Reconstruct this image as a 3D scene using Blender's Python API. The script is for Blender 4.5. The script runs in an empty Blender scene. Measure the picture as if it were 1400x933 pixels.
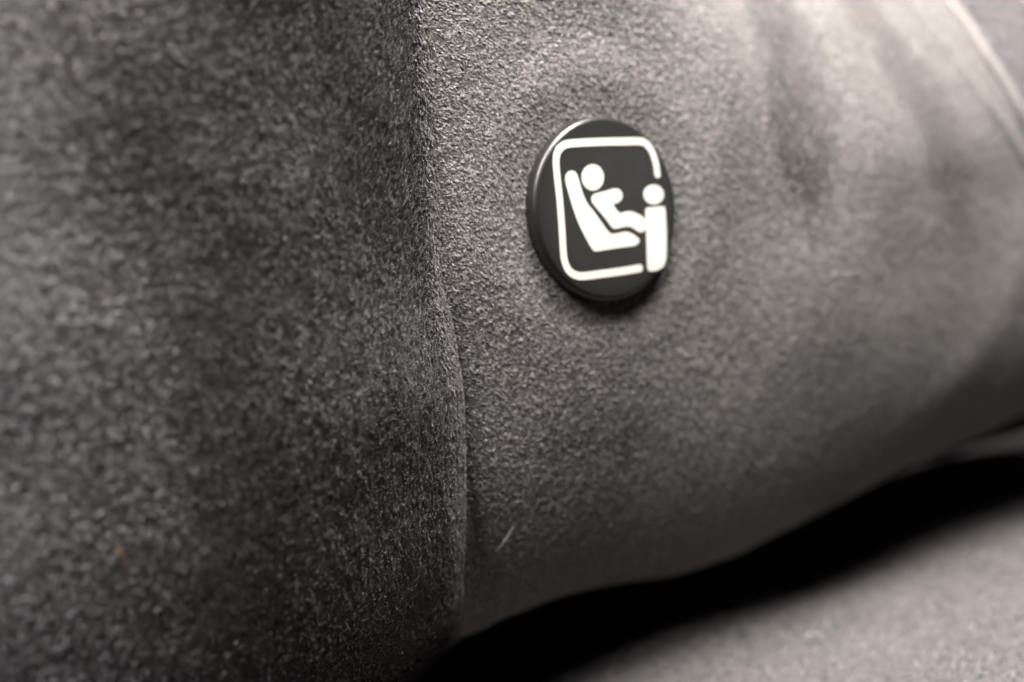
import bpy, bmesh, math
import numpy as np
from mathutils import Matrix, Vector
from mathutils.geometry import tessellate_polygon

# ------------------------------------------------------------------ basics
# All layout numbers are millimetres: x to the right along the backrest, z up,
# -y out of the backrest towards the viewer. y = 0 is the face of the round cap.
MM = 0.001
sc = bpy.context.scene
col = sc.collection

# ------------------------------------------------------------------ camera
cam_d = bpy.data.cameras.new('camera')
cam = bpy.data.objects.new('camera', cam_d)
col.objects.link(cam)
sc.camera = cam
CAM = np.array([-85.733, -104.126, -1.639])
fw = Vector((0.55672634, 0.82509926, -0.0962652))
rt = Vector((0.82095637, -0.56418559, -0.08789347))
up = Vector((0.12683228, 0.03009692, 0.99146747))
cam.matrix_world = Matrix(((rt.x, up.x, -fw.x, CAM[0]*MM),
                           (rt.y, up.y, -fw.y, CAM[1]*MM),
                           (rt.z, up.z, -fw.z, CAM[2]*MM),
                           (0, 0, 0, 1)))
cam_d.sensor_width = 36.0
cam_d.lens = 36.0 * 1540.0 / 1400.0
cam_d.clip_start = 0.005
cam_d.clip_end = 20.0
cam_d.dof.use_dof = True
cam_d.dof.focus_distance = 0.1195
cam_d.dof.aperture_fstop = 11.0

# ------------------------------------------------------------------ light
world = bpy.data.worlds.new('World')
sc.world = world
world.use_nodes = True
bg = world.node_tree.nodes['Background']
bg.inputs[0].default_value = (0.9, 0.92, 1.0, 1)
bg.inputs[1].default_value = 0.003


def area(name, loc, target, size, power, color=(1, 1, 1), size_y=None):
    L = bpy.data.lights.new(name, 'AREA')
    L.energy = power
    L.color = color
    L.size = size * MM
    if size_y:
        L.shape = 'RECTANGLE'
        L.size_y = size_y * MM
    o = bpy.data.objects.new(name, L)
    col.objects.link(o)
    o.location = Vector(loc) * MM
    dvec = (Vector(target) - Vector(loc))
    o.rotation_euler = dvec.to_track_quat('-Z', 'Y').to_euler()
    return o


# cabin light from above, a window to the left, a dimmer window to the right
area('cabin_lamp', (14, -44, 190), (45, 0, 22), 100, 2.9, (1.0, 0.955, 0.90))
area('window_lamp', (-335, -115, 430), (-30, 0, 0), 300, 14.2, (1.0, 0.955, 0.97))
area('far_window_lamp', (352, -418, 22), (0, 0, 0), 32, 0.11, (1.0, 0.98, 0.94))

sc.view_settings.view_transform = 'Standard'
sc.view_settings.look = 'None'
sc.view_settings.exposure = 0.0
sc.view_settings.gamma = 1.0
sc.view_settings.use_curve_mapping = False
sc.cycles.use_denoising = True
sc.cycles.denoising_prefilter = 'ACCURATE'
sc.cycles.max_bounces = 4
sc.cycles.diffuse_bounces = 1

# ------------------------------------------------------------------ numpy helpers
def smooth(a, b, x):
    t = np.clip((x - a) / (b - a), 0, 1)
    return t * t * (3 - 2 * t)


def vnoise(x, y, seed):
    """2-D value noise in -1..1, unit lattice."""
    rng = np.random.RandomState(seed)
    T = rng.uniform(-1, 1, (512, 512))
    xi = np.floor(x).astype(int)
    yi = np.floor(y).astype(int)
    fx = x - xi
    fy = y - yi
    fx = fx * fx * fx * (fx * (fx * 6 - 15) + 10)
    fy = fy * fy * fy * (fy * (fy * 6 - 15) + 10)
    a = T[xi % 512, yi % 512]
    b = T[(xi + 1) % 512, yi % 512]
    c = T[xi % 512, (yi + 1) % 512]
    d = T[(xi + 1) % 512, (yi + 1) % 512]
    return (a * (1 - fx) + b * fx) * (1 - fy) + (c * (1 - fx) + d * fx) * fy


def fbm(x, y, seed, octaves=3):
    s = np.zeros_like(x, dtype=float)
    a = 1.0
    for k in range(octaves):
        s += a * vnoise(x * 2 ** k + 17.3 * k, y * 2 ** k - 9.1 * k, seed + k)
        a *= 0.5
    return s


def mesh_from(name, co, faces_flat, nper, mat, parent=None, smooth_shade=True, attr=None):
    """co (N,3) in mm, faces as a flat index array with nper corners each."""
    me = bpy.data.meshes.new(name)
    n = len(co)
    nf = len(faces_flat) // nper
    me.vertices.add(n)
    me.vertices.foreach_set('co', (np.asarray(co, dtype=np.float32) * MM).ravel())
    me.loops.add(nf * nper)
    me.loops.foreach_set('vertex_index', np.asarray(faces_flat, dtype=np.int32))
    me.polygons.add(nf)
    me.polygons.foreach_set('loop_start', np.arange(0, nf * nper, nper, dtype=np.int32))
    me.polygons.foreach_set('loop_total', np.full(nf, nper, dtype=np.int32))
    me.polygons.foreach_set('use_smooth', np.full(nf, smooth_shade, dtype=bool))
    if attr is not None:
        at = me.attributes.new('tone', 'FLOAT', 'POINT')
        at.data.foreach_set('value', np.asarray(attr, dtype=np.float32))
    me.update(calc_edges=True)
    me.materials.append(mat)
    o = bpy.data.objects.new(name, me)
    col.objects.link(o)
    if parent is not None:
        o.parent = parent
    return o


def grid_faces(nu, nv):
    i = np.arange(nu - 1)[:, None] * nv + np.arange(nv - 1)[None, :]
    i = i.ravel()
    return np.stack([i, i + nv, i + nv + 1, i + 1], -1).ravel()


def tag(o, label, cat=None, kind=None, group=None):
    o['label'] = label
    if cat:
        o['category'] = cat
    if kind:
        o['kind'] = kind
    if group:
        o['group'] = group
    return o


def empty(name, loc):
    o = bpy.data.objects.new(name, None)
    o.empty_display_size = 0.01
    col.objects.link(o)
    return o

# ------------------------------------------------------------------ materials
def new_mat(name):
    m = bpy.data.materials.new(name)
    m.use_nodes = True
    nt = m.node_tree
    return m, nt, nt.nodes['Principled BSDF']


def suede_ground(name, c0, c1):
    m, nt, b = new_mat(name)
    N, L = nt.nodes, nt.links
    tc = N.new('ShaderNodeTexCoord')
    n1 = N.new('ShaderNodeTexNoise')
    n1.inputs['Scale'].default_value = 2600
    n1.inputs['Detail'].default_value = 4
    n1.inputs['Roughness'].default_value = 0.62
    L.new(tc.outputs['Object'], n1.inputs['Vector'])
    r = N.new('ShaderNodeValToRGB')
    r.color_ramp.elements[0].position = 0.3
    r.color_ramp.elements[0].color = (*c0, 1)
    r.color_ramp.elements[1].position = 0.7
    r.color_ramp.elements[1].color = (*c1, 1)
    L.new(n1.outputs['Fac'], r.inputs['Fac'])
    L.new(r.outputs['Color'], b.inputs['Base Color'])
    bp = N.new('ShaderNodeBump')
    bp.inputs['Strength'].default_value = 0.9
    bp.inputs['Distance'].default_value = 0.00018
    L.new(n1.outputs['Fac'], bp.inputs['Height'])
    L.new(bp.outputs['Normal'], b.inputs['Normal'])
    b.inputs['Roughness'].default_value = 0.95
    b.inputs['Specular IOR Level'].default_value = 0.15
    b.inputs['Sheen Weight'].default_value = 0.25
    b.inputs['Sheen Roughness'].default_value = 0.5
    b.inputs['Sheen Tint'].default_value = (1, 0.95, 0.9, 1)
    return m


def suede_fibre(name, c0, c1, spec=0.35, rough=0.55):
    m, nt, b = new_mat(name)
    N, L = nt.nodes, nt.links
    at = N.new('ShaderNodeAttribute')
    at.attribute_name = 'tone'
    r = N.new('ShaderNodeValToRGB')
    r.color_ramp.elements[0].color = (*c0, 1)
    r.color_ramp.elements[1].color = (*c1, 1)
    L.new(at.outputs['Fac'], r.inputs['Fac'])
    L.new(r.outputs['Color'], b.inputs['Base Color'])
    b.inputs['Roughness'].default_value = rough
    b.inputs['Specular IOR Level'].default_value = spec
    b.inputs['Sheen Weight'].default_value = 0.2
    b.inputs['Sheen Roughness'].default_value = 0.4
    return m


M_ground = suede_ground('suede_ground', (0.03, 0.027, 0.026), (0.08, 0.074, 0.07))
M_fibre = suede_fibre('suede_fibre', (0.044, 0.041, 0.043), (0.154, 0.142, 0.147))
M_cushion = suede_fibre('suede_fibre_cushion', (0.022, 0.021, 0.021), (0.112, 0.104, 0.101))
M_panel = suede_fibre('suede_fibre_panel', (0.08, 0.075, 0.072), (0.22, 0.206, 0.194))

mcap, nt, b = new_mat('cap_plastic')
N, L = nt.nodes, nt.links
tc = N.new('ShaderNodeTexCoord')
nz = N.new('ShaderNodeTexNoise')
nz.inputs['Scale'].default_value = 5200
nz.inputs['Detail'].default_value = 3
L.new(tc.outputs['Object'], nz.inputs['Vector'])
nb = N.new('ShaderNodeTexNoise')
nb.inputs['Scale'].default_value = 260
nb.inputs['Detail'].default_value = 5
L.new(tc.outputs['Object'], nb.inputs['Vector'])
mr = N.new('ShaderNodeMapRange')
mr.inputs['To Min'].default_value = 0.30
mr.inputs['To Max'].default_value = 0.40
L.new(nb.outputs['Fac'], mr.inputs['Value'])
L.new(mr.outputs['Result'], b.inputs['Roughness'])
bp = N.new('ShaderNodeBump')
bp.inputs['Strength'].default_value = 0.28
bp.inputs['Distance'].default_value = 0.00003
L.new(nz.outputs['Fac'], bp.inputs['Height'])
L.new(bp.outputs['Normal'], b.inputs['Normal'])
b.inputs['Base Color'].default_value = (0.0105, 0.0102, 0.0088, 1)
b.inputs['Specular IOR Level'].default_value = 0.5
M_cap = mcap

mw, nt, b = new_mat('white_print')
N, L = nt.nodes, nt.links
tc = N.new('ShaderNodeTexCoord')
nz = N.new('ShaderNodeTexNoise')
nz.inputs['Scale'].default_value = 1800
L.new(tc.outputs['Object'], nz.inputs['Vector'])
r = N.new('ShaderNodeValToRGB')
r.color_ramp.elements[0].color = (0.48, 0.476, 0.43, 1)
r.color_ramp.elements[1].color = (0.53, 0.526, 0.478, 1)
L.new(nz.outputs['Fac'], r.inputs['Fac'])
L.new(r.outputs['Color'], b.inputs['Base Color'])
b.inputs['Roughness'].default_value = 0.5
M_white = mw

# ------------------------------------------------------------------ surface shapes
PLANE_Y = 1.55          # backrest cloth lies this far behind the cap's face

# vertical profile of the backrest: straight, then rolling under at the bottom
_s = np.linspace(-60, 110, 3401)          # 0 = level of the cap's centre, positive = down
_th = np.radians(np.interp(_s, [-60, 5, 14, 23, 31, 40, 50, 62, 110], [0, 0, 4, 13, 29, 46, 70, 94, 94]))
_ds = _s[1] - _s[0]
_pv = np.cumsum(-np.cos(_th)) * _ds
_pw = np.cumsum(-np.sin(_th)) * _ds
_k0 = np.argmin(abs(_s))
_pv -= _pv[_k0]
_pw -= _pw[_k0]


def profile(s):
    return np.interp(s, _s, _pv), np.interp(s, _s, _pw)


_bu = [-35, -12, -8, 0, 7, 15, 23, 34, 46, 64, 84, 105, 125, 150]
_bv = [-11.07, -11.07, -10.26, -9.81, -9.9, -10.65, -11.85, -11.89, -10.35, -7.96, -5.59, -3.59, -1.88, -0.88]


def hem_shift(u):
    return np.interp(u, _bu, _bv)


def bolster_hem(u):
    return np.interp(u, [-90, -50, -40, -32, -26, -22], [-16, -15.5, -14.5, -13.5, -12.5, -11.5])


def line_dist(u, v, pts):
    """distance to a polyline"""
    best = np.full(np.shape(u), 1e9)
    for (x0, y0), (x1, y1) in zip(pts[:-1], pts[1:]):
        dx, dy = x1 - x0, y1 - y0
        t = np.clip(((u - x0) * dx + (v - y0) * dy) / (dx * dx + dy * dy), 0, 1)
        best = np.minimum(best, np.hypot(u - x0 - t * dx, v - y0 - t * dy))
    return best


def micro(u, v, seed=3):
    return 0.08 * fbm(u * 2.7, v * 3.1, seed, 3) + 0.05 * vnoise(u * 0.45, v * 0.45, seed + 9)


def panel(u, s):
    v, w = profile(s)
    v = v + hem_shift(u) * smooth(8, 44, s)
    # pillow: upper right leans back to face the lamp
    t = np.clip(v - 2, 0, None)
    w = w - 0.0125 * t * t * smooth(6, 40, u)
    # soft pulls in the stretched cloth
    fold = 1.7 * (0.55 * np.exp(-((u - 22 - 0.12 * (v - 14)) / 6.5) ** 2)
            + 0.75 * np.exp(-((u - 53 + 0.10 * (v - 14)) / 6.0) ** 2)
            - 0.55 * np.exp(-((u - 37) / 6.0) ** 2)) * smooth(-14, 12, v)
    w = w + fold
    w = w + 0.5 * vnoise(u / 19.0, v / 17.0, 41) * smooth(12, 30, np.hypot(u, v))
    # top-stitch ridge beside the far seam
    dl = line_dist(u, v, [(73, 40), (74.3, 29), (75.9, 24), (78.1, 18), (81.6, 12), (87, 6), (93, 0)])
    w = w + 0.4 * np.exp(-(dl / 0.9) ** 2)
    # pulled ridge low on the far side
    dr = line_dist(u, v, [(90, -10), (84, -22), (76, -30), (64, -36), (40, -42)])
    w = w + 0.4 * np.exp(-(dr / 5.0) ** 2) * smooth(45, 75, u)
    # dimple round the cap
    r = np.hypot(u, v)
    w = w - 0.16 * np.exp(-((r - 10.5) / 2.2) ** 2) + 0.28 * np.exp(-((r - 16.5) / 3.0) ** 2)
    # tuck in at the seam on the left
    e = u - seam_u(v)
    w = w - 0.6 * np.exp(-np.clip(e, 0, None) / 1.6)
    return u, PLANE_Y - w, v


def seam_u(v):
    return np.interp(v, [-60, -47, -44, -42, -38, -32, -24, -17, -8, 5, 23, 45],
                     [-9, -11, -13.5, -15.6, -18.0, -19.9, -20.5, -20.5, -21.8, -21.6, -20.8, -19.8])


# cross-section of the side bolster, from the seam out to the left
_q = np.linspace(0, 95, 1901)
_al = np.radians(np.interp(_q, [0, 1.2, 3.0, 5.5, 12, 20, 28, 42, 95], [38, 36, 33, 29, 24, 16, 7, -7, -40]))
_dq = _q[1] - _q[0]
_cu = np.cumsum(-np.cos(_al)) * _dq
_cw = np.cumsum(np.sin(_al)) * _dq


def bolster(q, s):
    v, w = profile(s)
    du = np.interp(q, _q, _cu)
    dw = np.interp(q, _q, _cw)
    u = seam_u(v) + du
    v = v + (bolster_hem(u)) * smooth(8, 44, s)
    puff = 1 + 0.22 * np.exp(-q / 9.0) *  np.exp(-((v + 19) / 11.0) ** 2)
    w = w + (dw * puff) - 0.9
    w = w + 0.45 * vnoise(u / 15.0, v / 15.0, 77) * smooth(4, 12, q)
    return u, PLANE_Y - w, v


# far outer panel beyond the second seam
def far_seam(v):
    return np.interp(v, [-60, -12, 0, 6, 11, 20, 30, 45], [104, 97, 94.5, 92, 89, 85.6, 84.6, 85.5])


def outer(s, d):
    v = -s
    us = far_seam(v)
    u = us + d
    _, y0, z0 = panel(us, s)
    w = (PLANE_Y - y0) - 0.9 + 1.3 * (1 - np.exp(-d / 1.8)) + 0.02 * d
    return u, PLANE_Y - w, z0


_tt = np.linspace(-160, 130, 2901)
_ct = np.radians(np.interp(_tt, [-160, 44, 80, 112, 130], [0, 2, 20, 66, 80]))
_cy = np.cumsum(np.cos(_ct)) * (_tt[1] - _tt[0])
_cz = np.cumsum(-np.sin(_ct)) * (_tt[1] - _tt[0])
_kk = np.argmin(abs(_tt))
_cy -= _cy[_kk]
_cz -= _cz[_kk]


def cushion_surf(u, t):
    y = np.interp(t, _tt, _cy)
    z = -64 + np.interp(t, _tt, _cz)
    z = z + 1.2 * vnoise(u / 30.0, t / 26.0, 90)
    return u, y, z

# ------------------------------------------------------------------ builders
def normals_of(fn, a, b, e=0.15):
    P = np.stack(fn(a, b), -1)
    A = np.stack(fn(a + e, b), -1) - P
    B = np.stack(fn(a, b + e), -1) - P
    n = np.cross(A, B)
    n /= np.linalg.norm(n, axis=-1, keepdims=True) + 1e-12
    if (n[..., 2] - n[..., 1]).mean() < 0:      # outwards is towards the viewer or up
        n = -n
    return P, A / (np.linalg.norm(A, axis=-1, keepdims=True) + 1e-12), n


def cloth(name, fn, a0, a1, b0, b1, step, mat, parent, seed, micro_amp=1.0):
    na = int((a1 - a0) / step) + 1
    nb_ = int((b1 - b0) / step) + 1
    a, b_ = np.meshgrid(np.linspace(a0, a1, na), np.linspace(b0, b1, nb_), indexing='ij')
    P, A, n = normals_of(fn, a, b_)
    P = P + n * (micro(a, b_, seed) * micro_amp)[..., None]
    return mesh_from(name, P.reshape(-1, 3), grid_faces(na, nb_), 4, mat, parent)


def nap(name, fn, a0, a1, b0, b1, count, mat, parent, seed, flow, length=0.58, width=0.14,
        lean=(20, 13), keep=None, clump=0.6, micro_amp=1.0, rollv=0.5, tone_amp=0.5):
    """Short suede fibres standing on a cloth surface, brushed along flow(a, b)."""
    rng = np.random.RandomState(seed)
    a = rng.uniform(a0, a1, count)
    b_ = rng.uniform(b0, b1, count)
    if keep is not None:
        k = rng.uniform(0, 1, count) < keep(a, b_)
        a, b_ = a[k], b_[k]
    count = len(a)
    P, A, n = normals_of(fn, a, b_)
    B = np.cross(n, A)
    # direction: brushed flow + tuft-sized swirl + scatter
    ang, lean_add = flow(a, b_)
    ang = ang + clump * 1.5 * fbm(a * 2.3, b_ * 2.3, seed + 5, 2) + rng.normal(0, 0.35, count)
    el = np.radians(lean[0] + lean_add + rng.normal(0, lean[1] * 0.5, count)
                    + lean[1] * 1.3 * fbm(a * 2.8 + 31, b_ * 2.8, seed + 15, 2))
    el = np.clip(el, np.radians(3), np.radians(80))
    t = A * np.cos(ang)[:, None] + B * np.sin(ang)[:, None]
    d = t * np.cos(el)[:, None] + n * np.sin(el)[:, None]
    side = np.cross(d, n)
    side /= np.linalg.norm(side, axis=-1, keepdims=True) + 1e-9
    # roll each blade a little about its own axis
    roll = rng.normal(0, rollv, count)
    up_ = np.cross(side, d)
    side = side * np.cos(roll)[:, None] + up_ * np.sin(roll)[:, None]
    Ln = length * rng.uniform(0.55, 1.25, count)
    Wd = width * rng.uniform(0.6, 1.4, count)
    root = P + n * (micro(a, b_, seed) * micro_amp - 0.05)[:, None]
    mid = root + d * (Ln * 0.5)[:, None] + n * (Ln * 0.06)[:, None]
    tip = root + d * Ln[:, None] - n * (Ln * 0.05)[:, None]
    co = np.empty((count, 4, 3))
    co[:, 0] = root
    co[:, 1] = mid + side * (Wd * 0.5)[:, None]
    co[:, 2] = tip
    co[:, 3] = mid - side * (Wd * 0.5)[:, None]
    base = np.arange(count)[:, None] * 4
    tri = (base + np.array([0, 1, 3, 1, 2, 3])[None, :]).ravel()
    tone = np.clip(0.5 + tone_amp * 0.6 * fbm(a * 1.9, b_ * 2.1, seed + 25, 2) + rng.normal(0, 0.22, count), 0, 1)
    o = mesh_from(name, co.reshape(-1, 3), tri, 3, mat, parent, True, np.repeat(tone, 4))
    o['kind'] = 'stuff'
    return o


# ================================================================== the backrest
backrest = empty('car_seat', (0, 0, 0))
tag(backrest, 'dark grey suede car seat backrest with side bolster, carrying the round cap', 'car seat')

panel_ob = cloth('centre_panel', panel, -27.5, 150, -52, 96, 0.4, M_ground, backrest, 3, 0.75)
bolster_ob = cloth('side_bolster', bolster, 0.0, 80, -52, 96, 0.4, M_ground, backrest, 5, 0.8)
outer_ob = cloth('outer_panel', outer, -50, 30, 0, 30, 0.6, M_ground, backrest, 7)


def check_out(ob):
    """flip the faces if they look away from the viewer's side"""
    me = ob.data
    nn = np.empty(len(me.polygons) * 3, dtype=np.float32)
    me.polygons.foreach_get('normal', nn)
    if nn.reshape(-1, 3)[:, 1].mean() > 0.0:
        me.flip_normals()


for o in (panel_ob, bolster_ob, outer_ob):
    check_out(o)

# cord along the far diagonal seam
tube = []
for k in range(60):
    v = 48 - k * 70 / 59.0
    u = float(far_seam(v))
    _, y, _ = panel(np.array([u]), np.array([-v]))
    tube.append((u, float(y[0]) - 0.55, v))
tube = np.array(tube)
ring = 10
tv = []
tan = np.gradient(tube, axis=0)
tan /= np.linalg.norm(tan, axis=1, keepdims=True)
for c, t in zip(tube, tan):
    n1 = np.array([0, -1.0, 0])
    n1 -= t * (n1 @ t)
    n1 /= np.linalg.norm(n1)
    n2 = np.cross(t, n1)
    for j in range(ring):
        an = 2 * math.pi * j / ring
        tv.append(c + 0.7 * (n1 * math.cos(an) + n2 * math.sin(an)))
tf = []
for k in range(59):
    for j in range(ring):
        j2 = (j + 1) % ring
        tf += [k * ring + j, k * ring + j2, (k + 1) * ring + j2, (k + 1) * ring + j]
M_cord = suede_ground('piping_cloth', (0.11, 0.10, 0.095), (0.19, 0.175, 0.165))
mesh_from('piping', np.array(tv), tf, 4, M_cord, backrest)


# --- nap of the three cloth pieces
def flow_panel(u, s):
    # nap lies sideways with finger-brushed patches lying other ways
    v = -s
    ang = -0.55 + 0.5 * vnoise(u / 14.0, v / 14.0, 61)
    # swipes where the nap was pushed the other way
    wob = 2.0 * vnoise(u / 9.0, v / 8.0, 64)
    p = 0.82 * np.exp(-((u - 36 - 0.15 * v + wob) / 8.0) ** 2) * smooth(-24, 18, v)
    p = p + 0.85 * np.exp(-((u - 69 + 0.3 * v + wob) / 6.5) ** 2) * smooth(-22, 4, v)
    p = p + 0.34 * smooth(-0.6, 1.1, fbm(u / 10.0 + 3, v / 14.0, 63, 3)) * smooth(4, 26, u)
    p = np.clip(p, 0, 0.95)
    ang = ang + 2.9 * p
    return ang, 24 * p - 4


def flow_bolster(q, s):
    # swept back over the roll, lying away over the seam edge
    ang = (-0.9 + 0.6 * vnoise(q / 12.0, s / 12.0, 67) + 2.5 * (1 - smooth(0.5, 7, q))
           + 2.0 * smooth(22, 60, q + 5 * vnoise(q / 8.0, s / 10.0, 69)))
    return ang, 8 + 6 * vnoise(q / 9.0, s / 9.0, 68) - 6 * smooth(22, 52, q) - 14 * (1 - smooth(1, 5, q))


def keep_panel(u, s):
    v = -s
    r = np.hypot(u, v)
    k = np.where(r < 10.4, 0.0, 1.0) * (1 - 0.55 * smooth(30, 60, u)) * (1 - 0.6 * smooth(85, 100, u))
    return k


nap('nap', panel, -25.5, 135, -36, 60, 800000, M_panel, panel_ob, 3, flow_panel, keep=keep_panel, tone_amp=0.3,
    lean=(18, 9), clump=0.45, rollv=0.35, length=0.52, width=0.12, micro_amp=0.75)
nap('nap', bolster, 0.4, 62, -36, 62, 430000, M_fibre, bolster_ob, 5, flow_bolster, lean=(30, 13), length=0.5, width=0.105,
    tone_amp=0.35, clump=0.5, micro_amp=0.8)
nap('nap', outer, -40, 20, 0.3, 22, 24000, M_fibre, outer_ob, 7,
    lambda a, d: (0.6 + 0 * a, 4 + 0 * a), length=0.9, width=0.14)

# ================================================================== the cushion below
cush = empty('seat_cushion', (0, 0, -74))
tag(cush, 'grey suede seat cushion below the backrest, out of focus beyond the dark gap', 'cushion')
cush_ob = cloth('cushion_top', cushion_surf, -40, 240, -36, 129, 0.9, M_ground, cush, 11)
me = cush_ob.data
nn = np.empty(len(me.polygons) * 3, dtype=np.float32)
me.polygons.foreach_get('normal', nn)
if nn.reshape(-1, 3)[:, 2].mean() < 0:
    me.flip_normals()
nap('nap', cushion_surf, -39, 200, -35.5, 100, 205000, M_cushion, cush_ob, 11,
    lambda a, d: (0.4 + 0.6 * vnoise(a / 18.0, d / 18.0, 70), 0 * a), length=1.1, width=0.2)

# ================================================================== the round cap
cap = empty('anchor_cap', (0, 0, 0))
tag(cap, 'round black plastic cap with white child seat pictogram set into the suede', 'badge')
prof = [(0.0, 0.0), (4.0, 0.0), (8.0, 0.0), (10.2, 0.0)]
for k in range(1, 9):
    an = math.radians(90 * k / 8)
    prof.append((10.2 + 0.72 * math.sin(an), 0.72 * (1 - math.cos(an))))
prof += [(10.95, 1.3), (10.98, 2.0), (10.9, 2.9), (10.2, 3.1)]
nseg = 160
cv = [(0, 0, 0)]
cf = []
for r_, y_ in prof[1:]:
    for j in range(nseg):
        an = 2 * math.pi * j / nseg
        cv.append((r_ * math.cos(an), y_, r_ * math.sin(an)))
bm = bmesh.new()
vs = [bm.verts.new(Vector(p) * MM) for p in cv]
for j in range(nseg):
    bm.faces.new((vs[0], vs[1 + j], vs[1 + (j + 1) % nseg]))
for k in range(len(prof) - 2):
    for j in range(nseg):
        j2 = (j + 1) % nseg
        bm.faces.new((vs[1 + k * nseg + j], vs[1 + (k + 1) * nseg + j], vs[1 + (k + 1) * nseg + j2], vs[1 + k * nseg + j2]))
bmesh.ops.recalc_face_normals(bm, faces=bm.faces)
me = bpy.data.meshes.new('cap_disc')
bm.to_mesh(me)
bm.free()
for p_ in me.polygons:
    p_.use_smooth = True
me.materials.append(M_cap)
disc = bpy.data.objects.new('cap_disc', me)
col.objects.link(disc)
disc.parent = cap

# --- pictogram outlines, millimetres on the cap's face (x right, z up)
PICTO = {
    'frame': [(8.016, 3.738), (7.932, 4.797), (7.689, 5.803), (7.253, 6.754), (6.497, 7.513), (5.478, 7.824), (2.894, 7.868), (0.364, 7.911), (-3.166, 7.902), (-5.241, 7.827), (-6.295, 7.509), (-6.937, 6.862), (-7.237, 5.937), (-7.265, 4.066), (-7.176, 1.377), (-7.211, -1.857), (-7.285, -4.83), (-7.093, -5.934), (-6.601, -6.796), (-5.624, -7.353), (-4.422, -7.522), (-1.227, -7.518), (1.691, -7.48), (4.045, -7.383)],
    'frame_hw': 0.46,
    'seat': [(-6.037, 4.144), (-5.646, 4.612), (-4.981, 4.746), (-4.403, 4.342), (-4.143, 3.516), (-3.766, 2.136), (-3.199, 0.875), (-2.318, -0.139), (-1.317, -1.447), (-0.527, -2.474), (0.147, -2.941), (1.057, -2.924), (2.348, -2.85), (3.315, -3.175), (4.186, -3.778), (4.298, -4.157), (3.695, -4.564), (2.718, -4.656), (0.51, -4.703), (-1.303, -4.779), (-2.379, -4.829), (-2.892, -4.648), (-3.266, -4.176), (-3.948, -2.968), (-4.81, -1.21), (-5.469, 0.737), (-5.954, 2.658), (-6.141, 3.476)],
    'child': [(-2.464, 1.518), (-2.038, 1.879), (-1.313, 2.033), (-0.228, 2.169), (1.056, 2.38), (1.838, 2.2), (2.187, 1.679), (2.051, 1.071), (1.425, 0.66), (0.758, 0.532), (0.995, 0.016), (1.629, -0.554), (2.408, -0.463), (3.331, -0.465), (4.41, -0.844), (5.262, -1.325), (5.58, -1.915), (5.419, -2.759), (4.972, -3.069), (4.375, -3.026), (3.667, -2.634), (2.959, -2.301), (2.04, -2.265), (0.931, -2.383), (0.392, -2.316), (0.059, -2.042), (-0.577, -1.219), (-1.38, -0.336), (-2.177, 0.54), (-2.518, 1.0)],
    'post': [(5.619, -0.779), (5.691, -0.442), (5.977, -0.232), (6.552, -0.181), (8.162, -0.164), (8.732, -0.256), (8.857, -0.551), (8.862, -1.272), (8.786, -3.578), (8.488, -6.162), (8.209, -7.008), (7.767, -7.548), (6.923, -7.876), (5.959, -7.932), (5.436, -7.826), (5.28, -7.496), (5.288, -7.038), (5.434, -4.473)],
    'head': [(-0.423, 3.753), (-0.521, 3.358), (-0.726, 2.995), (-1.024, 2.69), (-1.393, 2.464), (-1.809, 2.332), (-2.242, 2.302), (-2.662, 2.376), (-3.042, 2.549), (-3.356, 2.808), (-3.582, 3.135), (-3.707, 3.509), (-3.721, 3.904), (-3.625, 4.294), (-3.424, 4.652), (-3.132, 4.956), (-2.768, 5.184), (-2.357, 5.32), (-1.925, 5.355), (-1.503, 5.286), (-1.119, 5.117), (-0.799, 4.86), (-0.567, 4.531), (-0.438, 4.153)],
    'dot': [(8.804, 1.236), (8.717, 0.928), (8.522, 0.648), (8.235, 0.415), (7.875, 0.244), (7.468, 0.148), (7.041, 0.132), (6.623, 0.198), (6.243, 0.34), (5.927, 0.548), (5.696, 0.809), (5.563, 1.104), (5.54, 1.413), (5.626, 1.717), (5.816, 1.994), (6.097, 2.227), (6.452, 2.398), (6.855, 2.498), (7.281, 2.517), (7.7, 2.456), (8.084, 2.317), (8.406, 2.109), (8.643, 1.848), (8.779, 1.55)],
}


def catmull(pts, closed, n=6):
    P = np.array(pts, float)
    m = len(P)
    out = []
    rng = range(m) if closed else range(m - 1)
    for i in rng:
        if closed:
            p0, p1, p2, p3 = P[(i - 1) % m], P[i], P[(i + 1) % m], P[(i + 2) % m]
        else:
            p0, p1, p2, p3 = P[max(i - 1, 0)], P[i], P[i + 1], P[min(i + 2, m - 1)]
        for k in range(n):
            t = k / n
            out.append(0.5 * ((2 * p1) + (-p0 + p2) * t + (2 * p0 - 5 * p1 + 4 * p2 - p3) * t * t
                              + (-p0 + 3 * p1 - 3 * p2 + p3) * t ** 3))
    if not closed:
        out.append(P[-1])
    return np.array(out)


def slab(name, outline, strip=None, thick=0.05):
    """thin raised print with a given closed outline"""
    bm = bmesh.new()
    f = [bm.verts.new((x * MM, -thick * MM, z * MM)) for x, z in outline]
    k = [bm.verts.new((x * MM, 0.02 * MM, z * MM)) for x, z in outline]
    n = len(outline)
    if strip is None:
        for q in tessellate_polygon([[Vector((x, z, 0)) for x, z in outline]]):
            bm.faces.new([f[i] for i in q])
    else:
        for q in strip:
            bm.faces.new([f[i] for i in q])
    for i in range(n):
        j = (i + 1) % n
        bm.faces.new((f[i], k[i], k[j], f[j]))
    bmesh.ops.recalc_face_normals(bm, faces=bm.faces)
    me = bpy.data.meshes.new(name)
    bm.to_mesh(me)
    bm.free()
    me.materials.append(M_white)
    o = bpy.data.objects.new(name, me)
    col.objects.link(o)
    o.parent = disc
    # front must face the viewer
    if sum(p_.normal.y * p_.area for p_ in me.polygons) > 0:
        me.flip_normals()
    return o


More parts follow.
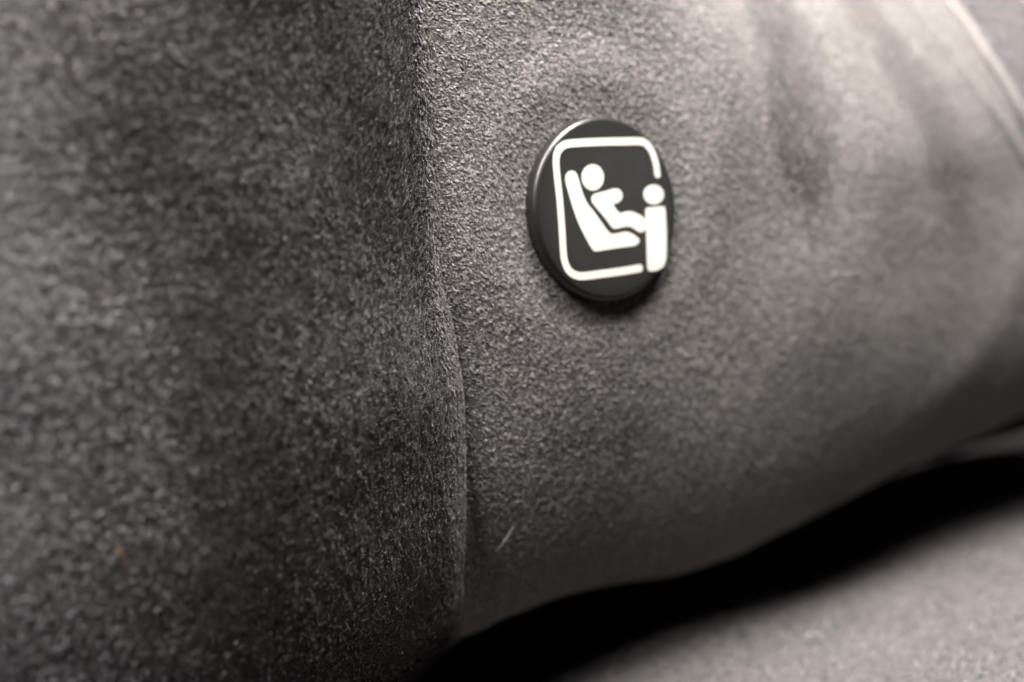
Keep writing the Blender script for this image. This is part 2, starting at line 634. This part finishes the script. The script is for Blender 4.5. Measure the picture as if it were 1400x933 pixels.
def stroke(pts, hw, ncap=10):
    C = catmull(pts, False, 8)
    t = np.gradient(C, axis=0)
    t /= np.linalg.norm(t, axis=1, keepdims=True)
    n = np.stack([-t[:, 1], t[:, 0]], -1)
    left = C + n * hw
    right = (C - n * hw)[::-1]
    end = [C[-1] + hw * (n[-1] * math.cos(a) + t[-1] * math.sin(a)) for a in np.linspace(0, math.pi, ncap)[1:-1]]
    start = [C[0] + hw * (-n[0] * math.cos(a) - t[0] * math.sin(a)) for a in np.linspace(0, math.pi, ncap)[1:-1]]
    m, e, s_ = len(C), len(end), len(start)
    R_ = lambda i: m + e + (m - 1 - i)
    quads = [(i, i + 1, R_(i + 1), R_(i)) for i in range(m - 1)]
    quads.append([m - 1] + list(range(m, m + e)) + [m + e])
    quads.append([m + e + m - 1] + list(range(2 * m + e, 2 * m + e + s_)) + [0])
    return np.vstack([left, end, right, start]), quads


slab('frame_outline', *stroke(PICTO['frame'], PICTO['frame_hw']))
slab('seat_symbol', catmull(PICTO['seat'], True))
slab('child_body', catmull(PICTO['child'], True))
slab('anchor_post', catmull(PICTO['post'], True))
for nm, key in (('child_head', 'head'), ('anchor_head', 'dot')):
    slab(nm, catmull(PICTO[key], True, 3))


# ================================================================== lint caught in the nap
m, nt, b = new_mat('pale_lint')
b.inputs['Base Color'].default_value = (0.17, 0.165, 0.16, 1)
b.inputs['Roughness'].default_value = 0.7
M_lint = m
m, nt, b = new_mat('orange_lint')
b.inputs['Base Color'].default_value = (0.25, 0.14, 0.06, 1)
b.inputs['Roughness'].default_value = 0.7
M_lint2 = m


def lint(name, pts, rad, mat, label):
    C = catmull3(pts, 6)
    tn = np.gradient(C, axis=0)
    tn /= np.linalg.norm(tn, axis=1, keepdims=True)
    vv, ff = [], []
    nr = 6
    for k, (c, t_) in enumerate(zip(C, tn)):
        n1 = np.cross(t_, [0.3, 0.5, 0.8])
        n1 /= np.linalg.norm(n1)
        n2 = np.cross(t_, n1)
        rr = rad * (0.35 + 0.65 * math.sin(math.pi * (k + 0.5) / len(C)))
        for j in range(nr):
            an = 2 * math.pi * j / nr
            vv.append(c + rr * (n1 * math.cos(an) + n2 * math.sin(an)))
    for k in range(len(C) - 1):
        for j in range(nr):
            j2 = (j + 1) % nr
            ff += [k * nr + j, k * nr + j2, (k + 1) * nr + j2, (k + 1) * nr + j]
    o = mesh_from(name, np.array(vv), ff, 4, mat)
    tag(o, label, 'lint')
    return o


def catmull3(pts, n):
    P = np.array(pts, float)
    out = []
    for i in range(len(P) - 1):
        p0, p1, p2, p3 = P[max(i - 1, 0)], P[i], P[i + 1], P[min(i + 2, len(P) - 1)]
        for k in range(n):
            t_ = k / n
            out.append(0.5 * ((2 * p1) + (-p0 + p2) * t_ + (2 * p0 - 5 * p1 + 4 * p2 - p3) * t_ * t_
                              + (-p0 + 3 * p1 - 3 * p2 + p3) * t_ ** 3))
    out.append(P[-1])
    return np.array(out)


def on_panel(u, s, lift=0.35):
    x, y, z = panel(np.array([u]), np.array([s]))
    return (float(x[0]), float(y[0]) - lift, float(z[0]))


lint('lint_fibre', [on_panel(-15.9, 31.9, 0.4), on_panel(-15.2, 31.1, 0.5), on_panel(-14.5, 30.4, 0.5), on_panel(-13.9, 29.6, 0.4)],
     0.09, M_lint, 'short pale lint fibre on the suede below the cap, beside the seam')
lint('lint_fibre', [on_panel(14.1, 18.5, 0.4), on_panel(14.7, 18.2, 0.55), on_panel(15.2, 18.8, 0.4), on_panel(14.7, 19.2, 0.35)],
     0.07, M_lint, 'tiny curled grey lint loop on the suede to the lower right of the cap')


def on_cushion(u, t_, lift=0.5):
    x, y, z = cushion_surf(np.array([u]), np.array([t_]))
    return (float(x[0]), float(y[0]), float(z[0]) + lift)


lint('lint_fibre', [on_cushion(34.6, 4.2), on_cushion(35.3, 5.6, 0.9), on_cushion(36.4, 5.0, 1.0), on_cushion(36.6, 3.6)],
     0.16, M_lint, 'blurred pale curl of lint on the seat cushion at the bottom edge')


def on_bolster(q, s, lift=0.4):
    x, y, z = bolster(np.array([q]), np.array([s]))
    return (float(x[0]), float(y[0]) - lift, float(z[0]))


lint('lint_fibre', [on_bolster(44.1, 20.7), on_bolster(43.8, 21.2, 0.5), on_bolster(43.4, 21.8)],
     0.05, M_lint2, 'tiny orange fibre caught in the suede of the left bolster')
